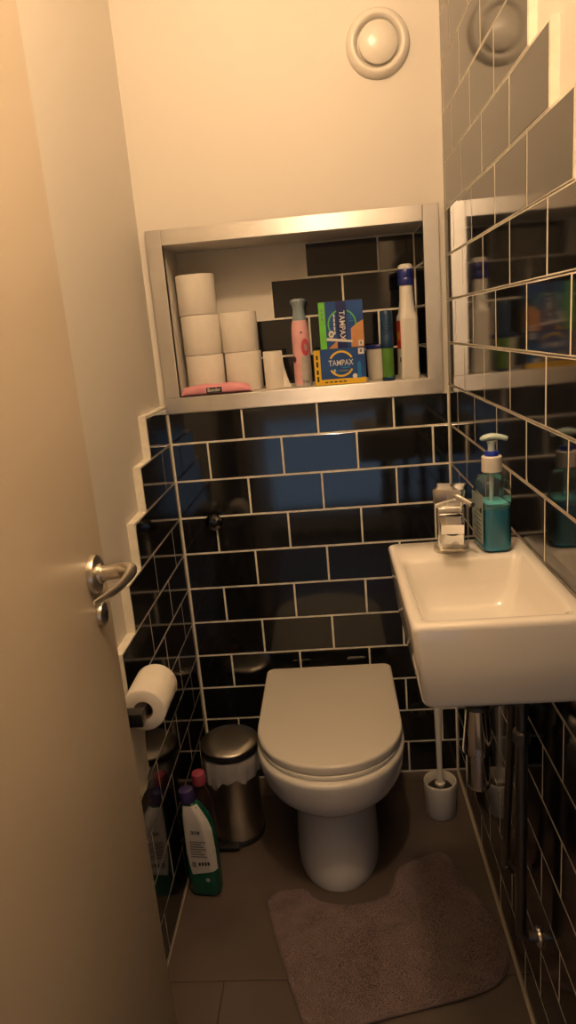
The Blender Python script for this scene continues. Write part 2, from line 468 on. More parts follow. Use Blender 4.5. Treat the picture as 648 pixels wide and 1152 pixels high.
# lever handle: local x out of the door face (0.040), y along the door, z up
hy, hz = -0.9525 + 1.66, 1.001
mb = MB()
Tr = Matrix.Translation((0.040, hy, hz)) @ Matrix.Rotation(PI/2, 4, 'Y')
mb.lathe([(0.0265, 0.0), (0.0265, 0.005), (0.0255, 0.0075), (0.0225, 0.009), (0.014, 0.0095), (0.0135, 0.014)], 48, T=Tr)
hd = mb.build('door_handle', M['nickel'], d1)
hd['label'] = 'satin nickel lever handle'
mb = MB()
pts = []
ctrl = [(0.048, 0, 0), (0.066, 0.001, 0.001), (0.082, 0.000, 0.003), (0.093, -0.008, 0.005), (0.099, -0.024, 0.006), (0.102, -0.058, 0.008), (0.104, -0.098, 0.012), (0.103, -0.135, 0.017), (0.100, -0.168, 0.022)]
rad = [(0.0105, 0.0105), (0.0108, 0.0108), (0.0112, 0.0112), (0.0115, 0.0108), (0.0065, 0.0085), (0.0036, 0.0066), (0.0032, 0.0056), (0.0028, 0.0046), (0.0016, 0.0025)]
def smooth_path(c, r, n=5):
    P, R_ = [], []
    for i in range(len(c)-1):
        p0, p1, p2, p3 = [Vector(c[max(0, min(len(c)-1, j))]) for j in (i-1, i, i+1, i+2)]
        for k in range(n):
            t = k/n
            P.append(0.5*((2*p1) + (p2-p0)*t + (2*p0-5*p1+4*p2-p3)*t*t + (3*p1-p0-3*p2+p3)*t**3))
            if isinstance(r[0], tuple): R_.append((r[i][0]*(1-t)+r[i+1][0]*t, r[i][1]*(1-t)+r[i+1][1]*t))
            else: R_.append(r[i]*(1-t)+r[i+1]*t)
    P.append(Vector(c[-1])); R_.append(r[-1])
    return P, R_
P_, R_ = smooth_path([(a, b+hy, c+hz) for a, b, c in ctrl], rad)
mb.tube(P_, R_, 18)
mb.build('lever', M['nickel'], hd)
mb = MB()
Tr = Matrix.Translation((0.040, -0.949+1.66, 0.9415)) @ Matrix.Rotation(PI/2, 4, 'Y')
mb.lathe([(0.0165, 0.0), (0.0165, 0.005), (0.0155, 0.0068), (0.012, 0.0078), (0.0, 0.0078)], 40, T=Tr, cap1=False)
lk = mb.build('lock_rose', M['nickel'], d1)
lk['label'] = 'round satin nickel lock rose'
mb = MB()
mb.lathe([(0.0048, 0.0076), (0.0048, 0.0084), (0.0, 0.0084)], 20, T=Tr, cap1=False)
mb.box(0.0078+0.040, 0.0085+0.040, -0.0022-0.949+1.66, 0.0022-0.949+1.66, 0.9415-0.010, 0.9415)
mb.build('keyhole', M['black'], lk)

# ---------------- air vent high on the back wall
Tv = Matrix.Rotation(PI/2, 4, 'X')       # +Z becomes -Y
v = thing('air_vent', (0.5965, PB, 1.9195), 'round cream air vent valve high on the back wall', 'vent')
mb = MB()
mb.lathe([(0.0735, 0.0), (0.0735, 0.004), (0.070, 0.010), (0.064, 0.0165), (0.059, 0.018), (0.055, 0.0165), (0.051, 0.010), (0.047, 0.003), (0.0, 0.003)], 72, T=Tv, cap1=False)
mb.build('rim', M['seatp'], v)
mb = MB()
mb.lathe([(0.010, 0.001), (0.010, 0.008), (0.043, 0.010), (0.0452, 0.013), (0.0445, 0.0165), (0.040, 0.0195), (0.030, 0.0225), (0.016, 0.0243), (0.0, 0.0248)], 64, T=Tv, cap1=False)
mb.build('valve_disc', M['seatp'], v)

# ---------------- small knob on the back wall
v = thing('wall_knob', (0.095, 0.0, 0.8125), 'small dark chrome round knob on the tiled back wall', 'knob')
mb = MB()
mb.lathe([(0.013, -0.001), (0.013, 0.003), (0.0075, 0.005), (0.0075, 0.012)], 32, T=Tv)
mb.build('backplate', M['pipe'], v)
mb = MB()
mb.lathe([(0.0090, 0.008), (0.019, 0.009), (0.0235, 0.013), (0.0240, 0.017), (0.0210, 0.022), (0.013, 0.0255), (0.0, 0.0265)], 12, T=Tv, cap1=False)
mb.build('knob_head', mat('dark_chrome', (0.16, 0.155, 0.15), 0.12, 1.0, noise=(60, 0.3)), v, angle=10)

# ------------------------------------------------------------------ toilet
TX = 0.3775
def dshape(hw, yb, yf, rc=0.03, frac=0.42, n=30, pw=2.08):
    """toilet outline, ccw seen from above: straight sides, rounded back corners, elliptic front (towards -Y)"""
    ys = yb + (yf - yb)*frac
    out = []
    for k in range(n+1):                     # front, from +x side round to -x side going through -y  (clockwise) -> build reversed
        a = PI*k/n
        c, s = math.cos(a), math.sin(a)
        out.append((-hw*math.copysign(abs(c)**(2/pw), c), ys + (yf-ys)*abs(s)**(2/pw)))
    for k in range(7):
        a = PI/2*k/6
        out.append((hw - rc + rc*math.cos(a), yb - rc + rc*math.sin(a)))
    for k in range(7):
        a = PI/2 + PI/2*k/6
        out.append((-hw + rc + rc*math.cos(a), yb - rc + rc*math.sin(a)))
    return out
t = thing('toilet', (TX, 0.0, 0.0), 'white floor-standing toilet with its lid closed', 'toilet')
mb = MB()
secs = []
for z, hw, yf, yb, fr, rc in ((0.0, 0.104, -0.452, -0.003, 0.62, 0.02), (0.015, 0.106, -0.458, -0.003, 0.62, 0.02), (0.05, 0.105, -0.455, -0.003, 0.62, 0.02), (0.12, 0.1035, -0.448, -0.003, 0.6, 0.02), (0.175, 0.105, -0.450, -0.003, 0.58, 0.02),
                      (0.200, 0.109, -0.455, -0.003, 0.58, 0.025), (0.216, 0.118, -0.464, -0.004, 0.56, 0.03), (0.231, 0.134, -0.480, -0.006, 0.57, 0.035), (0.247, 0.152, -0.501, -0.010, 0.58, 0.04), (0.265, 0.1650, -0.517, -0.018, 0.6, 0.045),
                      (0.288, 0.1715, -0.526, -0.026, 0.6, 0.045), (0.320, 0.1750, -0.531, -0.030, 0.6, 0.045), (0.338, 0.1765, -0.534, -0.032, 0.6, 0.045), (0.3445, 0.1760, -0.5335, -0.033, 0.6, 0.045), (0.3485, 0.1735, -0.531, -0.035, 0.6, 0.045), (0.3500, 0.1690, -0.527, -0.038, 0.6, 0.045)):
    secs.append([(x, y, z) for x, y in dshape(hw, yb, yf, rc, fr)])
mb.loft(secs)
mb.build('bowl', M['ceramic'], t, angle=60)
mb = MB()
rounded_slab(mb, dshape(0.1685, -0.056, -0.519, 0.03, 0.62), 0.3515, 0.3620, 0.003)
mb.build('seat', M['seatp'], t, angle=60)
mb = MB()
o = dshape(0.1722, -0.047, -0.517, 0.022, 0.62)
secs = [[(x, y, 0.3630) for x, y in inset(o, 0.004)], [(x, y, 0.3640) for x, y in inset(o, 0.0015)], [(x, y, 0.367) for x, y in inset(o, 0.0005)], [(x, y, 0.379) for x, y in o]]
for k in range(1, 6):
    a = PI/2*k/5
    secs.append([(x, y, 0.379 + 0.0065*math.sin(a)) for x, y in inset(o, 0.0065*(1-math.cos(a)))])
secs.append([(x*0.5, (y+0.27)*0.5-0.27, 0.3868) for x, y in o])
mb.loft(secs)
mb.build('lid', M['seatp'], t, angle=60)
for sx in (-1, 1):
    mb = MB()
    mb.tube([(sx*0.105, -0.040, 0.357), (sx*0.055, -0.040, 0.357)], 0.008, 16)
    mb.build('hinge', M['chrome'], t)

# ------------------------------------------------------------------ basin
bx0, bx1, by0, by1, bz0, bz1 = 0.512, W-0.0015, -1.027, -0.680, 0.811, 0.931
s = thing('washbasin', (0.624, -0.85, bz0), 'small rectangular white washbasin hung on the right wall', 'washbasin')
cx, cy = (bx0+bx1)/2, (by0+by1)/2
def rr(x0, x1, y0, y1, r, z, n=6):
    return [(x + (x0+x1)/2 - 0.624, y + (y0+y1)/2 + 0.85, z - bz0) for x, y in rrect(x1-x0, y1-y0, r, n)]
mb = MB()
secs = [rr(bx0+0.030, bx1-0.010, by0+0.024, by1-0.03, 0.02, 0.8115),
        rr(bx0+0.020, bx1-0.003, by0+0.011, by1-0.02, 0.016, 0.812),
        rr(bx0+0.0145, bx1-0.001, by0+0.004, by1-0.012, 0.014, 0.8155),
        rr(bx0+0.012, bx1, by0+0.001, by1-0.010, 0.012, 0.822),
        rr(bx0+0.006, bx1, by0+0.0005, by1-0.004, 0.011, 0.875),
        rr(bx0+0.001, bx1, by0, by1, 0.010, 0.922),
        rr(bx0+0.0015, bx1, by0+0.0005, by1-0.0005, 0.010, 0.926),
        rr(bx0+0.0035, bx1-0.001, by0+0.0025, by1-0.0025, 0.010, 0.9295),
        rr(bx0+0.0065, bx1-0.003, by0+0.006, by1-0.006, 0.010, 0.931),
        # rim to bowl
        rr(0.5265, 0.7150, -1.0125, -0.770, 0.012, 0.931),
        rr(0.5290, 0.7125, -1.0095, -0.773, 0.013, 0.9290),
        rr(0.5320, 0.7095, -1.006, -0.777, 0.015, 0.9240),
        rr(0.538, 0.7020, -1.000, -0.788, 0.019, 0.892),
        rr(0.546, 0.6910, -0.998, -0.800, 0.024, 0.862),
        rr(0.556, 0.6800, -0.990, -0.815, 0.028, 0.852),
        rr(0.590, 0.6500, -0.950, -0.870, 0.028, 0.8475)]
mb.loft(secs)
mb.build('basin_body', M['ceramic'], s, angle=85)
mb = MB()
mb.lathe([(0.021, 0.0), (0.021, 0.002), (0.018, 0.0032), (0.012, 0.0025), (0.0, 0.002)], 32, T=Matrix.Translation((0.620-0.624, -0.905+0.85, 0.8473-bz0)), cap1=False)
mb.build('drain', M['chrome'], s)

# tap
tp = thing('basin_tap', (0.613, -0.728, bz1), 'chrome block tap with a pin lever on the basin ledge', 'tap', rz=math.radians(-7)); tp.scale = (1, 1, 0.93)
mb = MB()
rounded_slab(mb, rrect(0.056, 0.052, 0.016), 0.0004, 0.0075, 0.002)
mb.build('base_plate', M['nickel'], tp)
mb = MB()
mb.rbox(-0.021, 0.021, -0.020, 0.020, 0.007, 0.080, 0.003, 3)
mb.loft([[(-0.0185, -0.018, 0.073), (0.0185, -0.018, 0.073), (0.0185, -0.018, 0.047), (-0.0185, -0.018, 0.047)],
         [(-0.0170, -0.075, 0.066), (0.0170, -0.075, 0.066), (0.0170, -0.072, 0.050), (-0.0170, -0.072, 0.050)]])
mb.build('tap_body', M['chrome'], tp)
mb = MB()
mb.lathe([(0.009, -0.001), (0.009, 0.004), (0.0, 0.004)], 20, T=Matrix.Translation((0, -0.062, 0.0505)) @ Matrix.Rotation(PI, 4, 'X'), cap1=False)
mb.build('aerator', M['pipe'], tp)
mb = MB()
mb.loft([[(x, y, 0.0805) for x, y in rrect(0.044, 0.042, 0.004)], [(x, y, 0.084) for x, y in rrect(0.047, 0.045, 0.004)], [(x, y, 0.109) for x, y in rrect(0.049, 0.047, 0.005)], [(x*0.96, y*0.96, 0.1125) for x, y in rrect(0.049, 0.047, 0.005)], [(x*0.3, y*0.3, 0.1135) for x, y in rrect(0.049, 0.047, 0.005)]], T=Matrix.Rotation(math.radians(-12), 4, 'Z'))
hd = mb.build('tap_head', M['chrome'], tp, angle=30)
mb = MB()
mb.tube([(0.006, -0.018, 0.101), (0.020, -0.040, 0.0975), (0.031, -0.058, 0.094)], 0.0046, 16)
mb.build('pin_lever', M['chrome'], hd)

# soap bottle
sp = thing('soap_bottle', (0.6785, -0.733, bz1), 'clear pump bottle half full of blue hand soap on the basin', 'soap bottle', rz=math.radians(94.6))
def rz_(w, d, r, z): return [(x, y, z) for x, y in rrect(w, d, r, 6)]
mb = MB()    # local x is the wide direction
mb.loft([rz_(0.060, 0.038, 0.010, 0.0006), rz_(0.066, 0.0445, 0.012, 0.003), rz_(0.068, 0.046, 0.012, 0.010), rz_(0.068, 0.046, 0.012, 0.094), rz_(0.067, 0.0455, 0.014, 0.104), rz_(0.062, 0.043, 0.016, 0.1125), rz_(0.050, 0.038, 0.016, 0.1185), rz_(0.031, 0.030, 0.0145, 0.1205), rz_(0.026, 0.026, 0.0125, 0.124), rz_(0.026, 0.026, 0.0125, 0.130)])
mb.build('bottle_body', M['pet'], sp, angle=60)
mb = MB()
mb.loft([rz_(0.058, 0.036, 0.010, 0.0020), rz_(0.064, 0.042, 0.012, 0.0045), rz_(0.0655, 0.0435, 0.012, 0.010), rz_(0.0655, 0.0435, 0.012, 0.070)])
lq = mb.build('liquid', M['liquid'], sp, angle=60)
mb = MB()
mb.loft([rz_(0.0655, 0.0435, 0.012, 0.0702), rz_(0.0655, 0.0435, 0.012, 0.0760)])
mb.build('meniscus_band', M['liquidtop'], sp, angle=60)  # pale slab added for the lighter meniscus band on the liquid
mb = MB()
mb.tube([(0.004, 0, 0.0765), (0.001, 0, 0.100), (0, 0, 0.128)], 0.0036, 12)
mb.build('dip_tube', M['pump'], sp)
mb = MB()
prof = [(0.0150, 0.1255)]
for k in range(6):
    prof += [(0.0158, 0.127 + k*0.0035), (0.0152, 0.129 + k*0.0035)]
prof += [(0.0158, 0.149), (0.0145, 0.151), (0.0, 0.151)]
mb.lathe(prof, 40, cap1=False)
mb.build('collar', M['whitep'], sp)
mb = MB()
mb.lathe([(0.0110, 0.1512), (0.0112, 0.156), (0.0100, 0.1585), (0.0, 0.1585)], 32, cap1=False)
mb.build('lock_ring', M['pumpblue'], sp)
mb = MB()
mb.lathe([(0.0058, 0.1585), (0.0056, 0.166), (0.0070, 0.172), (0.0088, 0.1755)], 24)
Tn = Matrix.Rotation(math.radians(-100), 4, 'Z')
P_, R_ = smooth_path([(-0.017, 0, 0.1765), (-0.012, 0, 0.1790), (0.000, 0, 0.1815), (0.012, 0, 0.1800), (0.024, 0, 0.1765)], [(0.0030, 0.0020), (0.0088, 0.0042), (0.0100, 0.0050), (0.0080, 0.0045), (0.0042, 0.0035)])
mb.tube(P_, R_, 16, T=Tn)
mb.build('pump_head', M['pump'], sp, angle=60)
mb = MB()        # label on the wide face that looks towards the toilet (+y side of the bottle)
z0, z1 = 0.014, 0.092
lab = [(-0.030, 0.0232), (-0.02, 0.0234), (0.02, 0.0234), (0.030, 0.0232)]
mb.loft([[(x, y+0.0003, z) for x, y in lab] for z in (z0, z1)], 0, False, False, closed=False)
for k, wd in enumerate((0.040, 0.034, 0.042, 0.030, 0.038, 0.04, 0.028)):
    mb.box(-0.022, -0.022+wd, 0.0237, 0.0239, 0.020 + k*0.0075, 0.0225 + k*0.0075, 1)
mb.box(-0.024, -0.014, 0.0237, 0.0240, 0.064, 0.072, 2)
mb.build('label', [M['slabel'], M['greyink'], M['blackink']], sp, smooth=False)

# plumbing under the basin
p = thing('bottle_trap', (0.624, -0.862, 0.58), 'chrome bottle trap drain hanging under the basin', 'drain trap')
mb = MB()
mb.lathe([(0.015, 0.130), (0.015, 0.230)], 28)
mb.build('inlet_tube', M['chrome'], p)
mb = MB()
mb.lathe([(0.0165, 0.138), (0.0195, 0.139), (0.0195, 0.146), (0.0165, 0.147), (0.0165, 0.150), (0.0188, 0.151), (0.0188, 0.158), (0.016, 0.159)], 32)
mb.build('lock_nut', M['pipe'], p)
mb = MB()
mb.lathe([(0.0165, 0.0), (0.0180, 0.002), (0.0185, 0.010), (0.0185, 0.062), (0.0235, 0.064), (0.0238, 0.068), (0.0225, 0.080), (0.0168, 0.138)], 40)
mb.build('trap_body', M['chrome'], p)
mb = MB()
mb.tube(smooth_path([(0.004, 0.014, 0.045), (0.020, 0.090, 0.045), (0.045, 0.160, 0.045), (0.075, 0.181, 0.045), (0.1095, 0.182, 0.045)], [0.012]*5)[0], 0.0120, 20)
mb.lathe([(0.026, 0.0), (0.024, 0.004), (0.013, 0.006)], 28, T=Matrix.Translation((0.1110, 0.182, 0.045)) @ Matrix.Rotation(-PI/2, 4, 'Y'))
mb.build('outlet_tube', M['pipe'], p)
def supply(loc, label, top, bot, ytop, nutz, r):
    s_ = thing('supply_pipe', loc, label, 'pipe', 'water supply pipes under the basin')
    mb = MB()
    c = [(0, ytop, top), (0, ytop*0.6, (top+bot)/2), (0, 0.0, bot+0.03), (0.002, 0, bot+0.012), (0.010, 0, bot+0.002), (0.020, 0, bot), (W-loc[0]-0.001, 0, bot)]
    P_, R_ = smooth_path(c, [r]*len(c), 6)
    mb.tube(P_, R_, 18)
    mb.build('pipe_run', M['pipe'], s_)
    for z in nutz:
        mb = MB()
        f = (z-bot)/(top-bot)
        mb.lathe([(r+0.0005, -0.012), (r*1.45, -0.010), (r*1.5, 0.008), (r*1.25, 0.012), (r+0.0005, 0.014)], 8, T=Matrix.Translation((0, ytop*f, z)))
        mb.build('coupling', M['pipe'], s_, smooth=False)
    mb = MB()
    mb.lathe([(0.018, 0.0), (0.0165, 0.004), (r+0.0005, 0.0065)], 28, T=Matrix.Translation((W-loc[0]-0.0003, 0, bot)) @ Matrix.Rotation(-PI/2, 4, 'Y'))
    mb.build('wall_rose', M['chrome'], s_)
supply((0.704, -0.700, 0.0), 'thinner supply pipe beside the drain trap, running down the right wall', 0.810, 0.272, -0.062, (0.655,), 0.0072)
supply((0.704, -0.808, 0.0), 'thicker supply pipe with a coupling nut, further from the drain trap', 0.810, 0.228, -0.006, (0.632, 0.70), 0.0100)

# ------------------------------------------------------------------ toilet roll and its holder
h = thing('toilet_roll_holder', (0.0, -0.758, 0.667), 'black square-bar toilet roll holder on the left tiled wall', 'holder')
mb = MB(); mb.rbox(0.0005, 0.006, -0.022, 0.022, -0.022, 0.022, 0.002, 2); mb.build('wall_plate', M['black'], h)
mb = MB()
mb.rbox(0.005, 0.071, -0.0125, 0.0125, -0.0125, 0.0125, 0.0012, 2)
mb.rbox(0.052, 0.069, 0.010, 0.146, -0.0085, 0.0085, 0.0012, 2)
mb.build('bar', M['black'], h)
def roll(root, r, rc, hgt, T=None, sheet=True):
    mb = MB(); T = T or Matrix.Identity(4)
    n = 48; e = 0.0025
    prof = [(rc, 0.0005), (r-e, 0.0), (r-e*0.3, e*0.4), (r, e), (r, hgt-e), (r-e*0.3, hgt-e*0.4), (r-e, hgt), (rc, hgt-0.0005)]
    mb.lathe(prof, n, T=T, cap0=False, cap1=False)
    mb.build('paper_winding', M['paper'], root, angle=50)
    mb = MB()
    mb.lathe([(rc, 0.0005), (rc, hgt-0.0005), (rc-0.0012, hgt-0.0005), (rc-0.0012, 0.0005), (rc, 0.0005)], n, T=T, cap0=False, cap1=False)
    mb.build('card_core', M['card'], root, angle=50)
tr = thing('toilet_roll', (0.0605, -0.726, 0.6612), 'white toilet roll on the black holder beside the door', 'toilet roll')
roll(tr, 0.0405, 0.0178, 0.104, Matrix.Rotation(-PI/2, 4, 'X'))
mb = MB()
secs = []
for k in range(15):
    t_ = k/14
    z = 0.005 - 0.190*t_
    x = -0.0408 + 0.010*t_ + 0.004*math.sin(5*t_)
    y0, y1 = 0.002 - 0.002*t_, 0.1025 - 0.012*t_**2
    secs.append([(x + 0.002*math.sin(9*u + 3*t_), y0 + (y1-y0)*u, z - (0.016*t_*math.sin(PI*u*0.9) if k == 14 else 0) + 0.010*u*t_) for u in [i/8 for i in range(9)]])
s2 = [[(p[0]+0.0006, p[1], p[2]) for p in s_] for s_ in secs]
mb.loft(secs, 0, False, False, closed=False)
mb.loft(s2, 0, False, False, closed=False)
mb.build('loose_sheet', M['paper'], tr, recalc=False, angle=80)

# ------------------------------------------------------------------ pedal bin
b = thing('pedal_bin', (0.109, -0.224, 0.0), 'small steel pedal bin beside the toilet', 'bin')
mb = MB()
mb.lathe([(0.066, 0.014), (0.0675, 0.016), (0.0680, 0.245), (0.0665, 0.2465)], 56); mb.build('bin_body', M['steel'], b)
mb = MB(); mb.lathe([(0.066, 0.0), (0.0705, 0.001), (0.0710, 0.012), (0.069, 0.0155), (0.066, 0.016)], 56); mb.build('base_ring', M['blackp'], b)
mb = MB()
mb.lathe([(0.0710, 0.2545), (0.0755, 0.2555), (0.0765, 0.258), (0.0768, 0.272), (0.0755, 0.2755), (0.0735, 0.2765)], 64, cap1=False)
lidb = mb.build('lid_rim', M['blackp'], b, angle=50)
mb = MB(); mb.lathe([(0.0766, 0.2727), (0.0766, 0.2752), (0.0745, 0.2775), (0.050, 0.2800), (0.025, 0.2812), (0.0, 0.2815)], 64, cap0=True, cap1=False)
mb.build('lid', M['steel'], b, angle=50)
mb = MB()
n = 96; secs = []
prof = [(0.0690, 0.2540), (0.0715, 0.252), (0.0728, 0.244), (0.0735, 0.228), (0.0730, 0.210), (0.0715, 0.196), (0.0712, 0.186)]
for j, (r, z) in enumerate(prof):
    f = j/(len(prof)-1)
    secs.append([((r + f**0.5*(0.0016*math.sin(7*a) + 0.0022*math.sin(13*a+1+2*f) + 0.0014*math.sin(29*a+4*f)) + 0.0012)*math.cos(a),
                  (r + f**0.5*(0.0016*math.sin(7*a) + 0.0022*math.sin(13*a+1+2*f) + 0.0014*math.sin(29*a+4*f)) + 0.0012)*math.sin(a),
                  z - f*(0.010*math.sin(2*a+0.6) + 0.007*math.sin(5*a) + 0.004*math.sin(11*a))) for a in [2*PI*i/n for i in range(n)]])
mb.loft(secs, 0, False, False)
mb.build('bin_liner', M['bag'], b, angle=70)['label'] = 'crumpled translucent bag folded over the rim'
mb = MB()
mb.rbox(-0.045, 0.012, -0.088, -0.060, 0.010, 0.018, 0.002, 2)
mb.build('pedal', M['blackp'], b)

# ------------------------------------------------------------------ cleaner bottles on the floor
c = thing('toilet_cleaner_bottle', (0.054, -0.430, 0.0), 'green toilet cleaner bottle with white label and violet cap on the floor', 'cleaner bottle', rz=math.radians(-8))
def sect(w, d, r, z, dx=0.0, n=6): return [(x+dx, y, z) for x, y in rrect(w, d, r, n)]
mb = MB()
BS = [(0.066, 0.040, 0.016, 0.0005, 0.0), (0.074, 0.047, 0.018, 0.004, 0.0), (0.077, 0.050, 0.019, 0.012, 0.0), (0.078, 0.051, 0.019, 0.06, 0.0), (0.077, 0.051, 0.019, 0.13, 0.0), (0.075, 0.050, 0.019, 0.160, -0.001),
      (0.073, 0.048, 0.019, 0.185, -0.002), (0.065, 0.045, 0.018, 0.208, -0.0055), (0.054, 0.040, 0.016, 0.228, -0.0105), (0.042, 0.034, 0.014, 0.243, -0.015), (0.033, 0.029, 0.0135, 0.252, -0.018)]
mb.loft([sect(*s_) for s_ in BS])
mb.build('bottle_body', M['greenb'], c, angle=60)
mb = MB()      # wrap-round front label follows the body and shoulder
secs = []
for z, a, b2 in [(0.066, -0.020, 0.0385), (0.075, -0.022, 0.0388), (0.10, -0.026, 0.0386), (0.13, -0.029, 0.0384), (0.160, -0.029, 0.0366), (0.185, -0.029, 0.0345), (0.208, -0.029, 0.0270), (0.228, -0.028, 0.0165), (0.247, -0.027, 0.004)]:
    for i in range(len(BS)-1):
        if BS[i][3] <= z <= BS[i+1][3]:
            f = (z-BS[i][3])/(BS[i+1][3]-BS[i][3]); q = [BS[i][j]*(1-f)+BS[i+1][j]*f for j in range(5)]
    w_, d_, r_, _, dx = q
    row = []
    for k in range(13):
        x = a + (b2-a)*k/12
        xl = x - dx; over = abs(xl) - (w_/2 - r_)
        over = min(max(over, 0), r_*0.98)
        y = -(d_/2 - r_) - math.sqrt(r_*r_ - over*over)
        row.append((x, y-0.0014, z + (0.012*(k/12) if z < 0.07 else 0)))
    secs.append(row)
mb.loft(secs, 0, False, False, closed=False)
def lab_y(z): return -0.0268 if z < 0.17 else -0.0255
Tl = Matrix.Translation((0.004, -0.0263, 0.180)) @ Matrix.Rotation(PI/2 + 0.0, 4, 'X')
for k in range(7):
    mb.box(-0.018, 0.022 - 0.006*(k % 3), -0.0277, -0.0274, 0.116 + k*0.0068, 0.1192 + k*0.0068, 1)
mb.box(-0.018, -0.008, -0.0277, -0.0274, 0.088, 0.102, 1)
for k in range(4):
    mb.box(-0.002 + k*0.0075, 0.003 + k*0.0075, -0.0277, -0.0274, 0.092 + 0.001*k, 0.101 + 0.001*k, 2)
mb.text('ace', 0.017, 2, Matrix.Translation((-0.001, -0.0262, 0.184)) @ Matrix.Rotation(PI/2 - 0.13, 4, 'X'))
mb.lathe([(0.0052, 0), (0.0052, 0.0004), (0.0, 0.0004)], 20, 3, T=Matrix.Translation((0.016, -0.0262, 0.052)) @ Matrix.Rotation(PI/2, 4, 'X'), cap1=False)
mb.build('label', [M['label'], M['greyink'], M['blackink'], M['palegrey']], c, smooth=False, recalc=False)
mb = MB()
mb.lathe([(0.0160, 0.0), (0.0185, 0.001), (0.0190, 0.006), (0.0188, 0.024), (0.0165, 0.031), (0.010, 0.0345), (0.0, 0.035)], 28, T=Matrix.Translation((-0.0185, 0, 0.250)) @ Matrix.Rotation(math.radians(-6), 4, 'Y'), cap1=False)
mb.build('cap', M['purplecap'], c)
c = thing('cleaner_bottle', (0.048, -0.350, 0.0), 'dark slim bottle with a rose-red cap behind the green cleaner', 'cleaner bottle')
mb = MB()
mb.lathe([(0.024, 0.0005), (0.0275, 0.003), (0.028, 0.010), (0.028, 0.165), (0.026, 0.190), (0.019, 0.215), (0.0125, 0.230), (0.0115, 0.246)], 40)
mb.build('bottle_body', M['darkb'], c)
mb = MB()
mb.lathe([(0.0165, 0.2415), (0.0178, 0.2430), (0.0178, 0.262), (0.0160, 0.2705), (0.010, 0.2745), (0.0, 0.2755)], 32, cap1=False)
mb.build('cap', M['redcap'], c)

# ------------------------------------------------------------------ toilet brush
tb = thing('toilet_brush', (0.657, -0.180, 0.0), 'white toilet brush in a round holder under the basin', 'toilet brush')
mb = MB()
mb.lathe([(0.038, 0.0005), (0.0400, 0.003), (0.0435, 0.094), (0.0435, 0.099), (0.0425, 0.101), (0.0405, 0.101), (0.0392, 0.099), (0.0380, 0.060), (0.0, 0.050)], 56, cap1=False)
mb.build('holder_cup', M['whitep'], tb)
mb = MB()
mb.lathe([(0.029, 0.056), (0.034, 0.062), (0.035, 0.074), (0.030, 0.081), (0.012, 0.083)], 40)
mb.build('bristle_head', M['bristle'], tb)
mb = MB()
mb.lathe([(0.0125, 0.0835), (0.0135, 0.085), (0.0135, 0.092), (0.0115, 0.094), (0.0085, 0.096), (0.0072, 0.120), (0.0082, 0.22), (0.0105, 0.34), (0.0110, 0.392), (0.0095, 0.400), (0.0, 0.402)], 28, T=Matrix.Translation((0, 0, 0)) , cap1=False)
mb.build('handle', M['whitep'], tb)

# ------------------------------------------------------------------ contour rug
RP = [(.202,-.478),(.205,-.466),(.215,-.457),(.232,-.451),(.255,-.447),(.287,-.442),(.302,-.452),(.312,-.470),(.330,-.484),(.351,-.491),(.375,-.494),(.402,-.495),(.435,-.492),(.464,-.484),(.486,-.472),(.498,-.452),(.508,-.418),(.515,-.398),(.527,-.383),(.561,-.363),(.600,-.346),(.619,-.340),(.635,-.341),(.646,-.350),(.655,-.375),(.669,-.422),(.690,-.475),(.710,-.526),(.722,-.568),(.7285,-.600),(.728,-.634),(.718,-.667),(.700,-.693),(.677,-.710),(.645,-.724),(.611,-.734),(.550,-.750),(.487,-.765),(.400,-.787),(.345,-.800),(.320,-.803),(.306,-.797),(.298,-.783),(.279,-.730),(.257,-.664),(.230,-.575),(.212,-.515)]
RP = RP[::-1]      # counter-clockwise
def chaikin(p, it=2):
    for _ in range(it):
        q = []
        for i in range(len(p)):
            a, b_ = p[i], p[(i+1) % len(p)]
            q += [(a[0]*.75+b_[0]*.25, a[1]*.75+b_[1]*.25), (a[0]*.25+b_[0]*.75, a[1]*.25+b_[1]*.75)]
        p = q
    return p
area = sum(RP[i][0]*RP[(i+1) % len(RP)][1] - RP[(i+1) % len(RP)][0]*RP[i][1] for i in range(len(RP)))
if area < 0: RP = RP[::-1]
RS = chaikin(RP, 1)
rg = thing('toilet_rug', (0.46, -0.58, 0.0), 'dusty pink plush contour rug at the foot of the toilet', 'rug')
OX, OY = 0.46, -0.58
mb = MB()
secs = []
for z, d in ((0.0006, 0.002), (0.003, 0.0), (0.006, 0.0005), (0.0085, 0.003), (0.0095, 0.007)):
    secs.append([(x-OX, y-OY, z) for x, y in inset(RS, d)])
n = len(RS)
mb.loft(secs, 0, True, False)
bm = bmesh.new()
vs = [bm.verts.new(p) for p in secs[-1]]
es = [bm.edges.new((vs[i], vs[(i+1) % n])) for i in range(n)]
bmesh.ops.triangle_fill(bm, use_beauty=True, edges=es)
mb.addbm(bm)
mb.build('backing', M['rugbase'], rg)
def inside(px, py, poly):
    c_ = False; j = len(poly)-1
    for i in range(len(poly)):
        xi, yi = poly[i]; xj, yj = poly[j]
        if (yi > py) != (yj > py) and px < (xj-xi)*(py-yi)/(yj-yi)+xi: c_ = not c_
        j = i
    return c_
mb = MB()
RI = inset(RP, 0.003)
count = 0
lim = (min(p_[0] for p_ in RI), max(p_[0] for p_ in RI), min(p_[1] for p_ in RI), max(p_[1] for p_ in RI))
V_, F_ = [], []
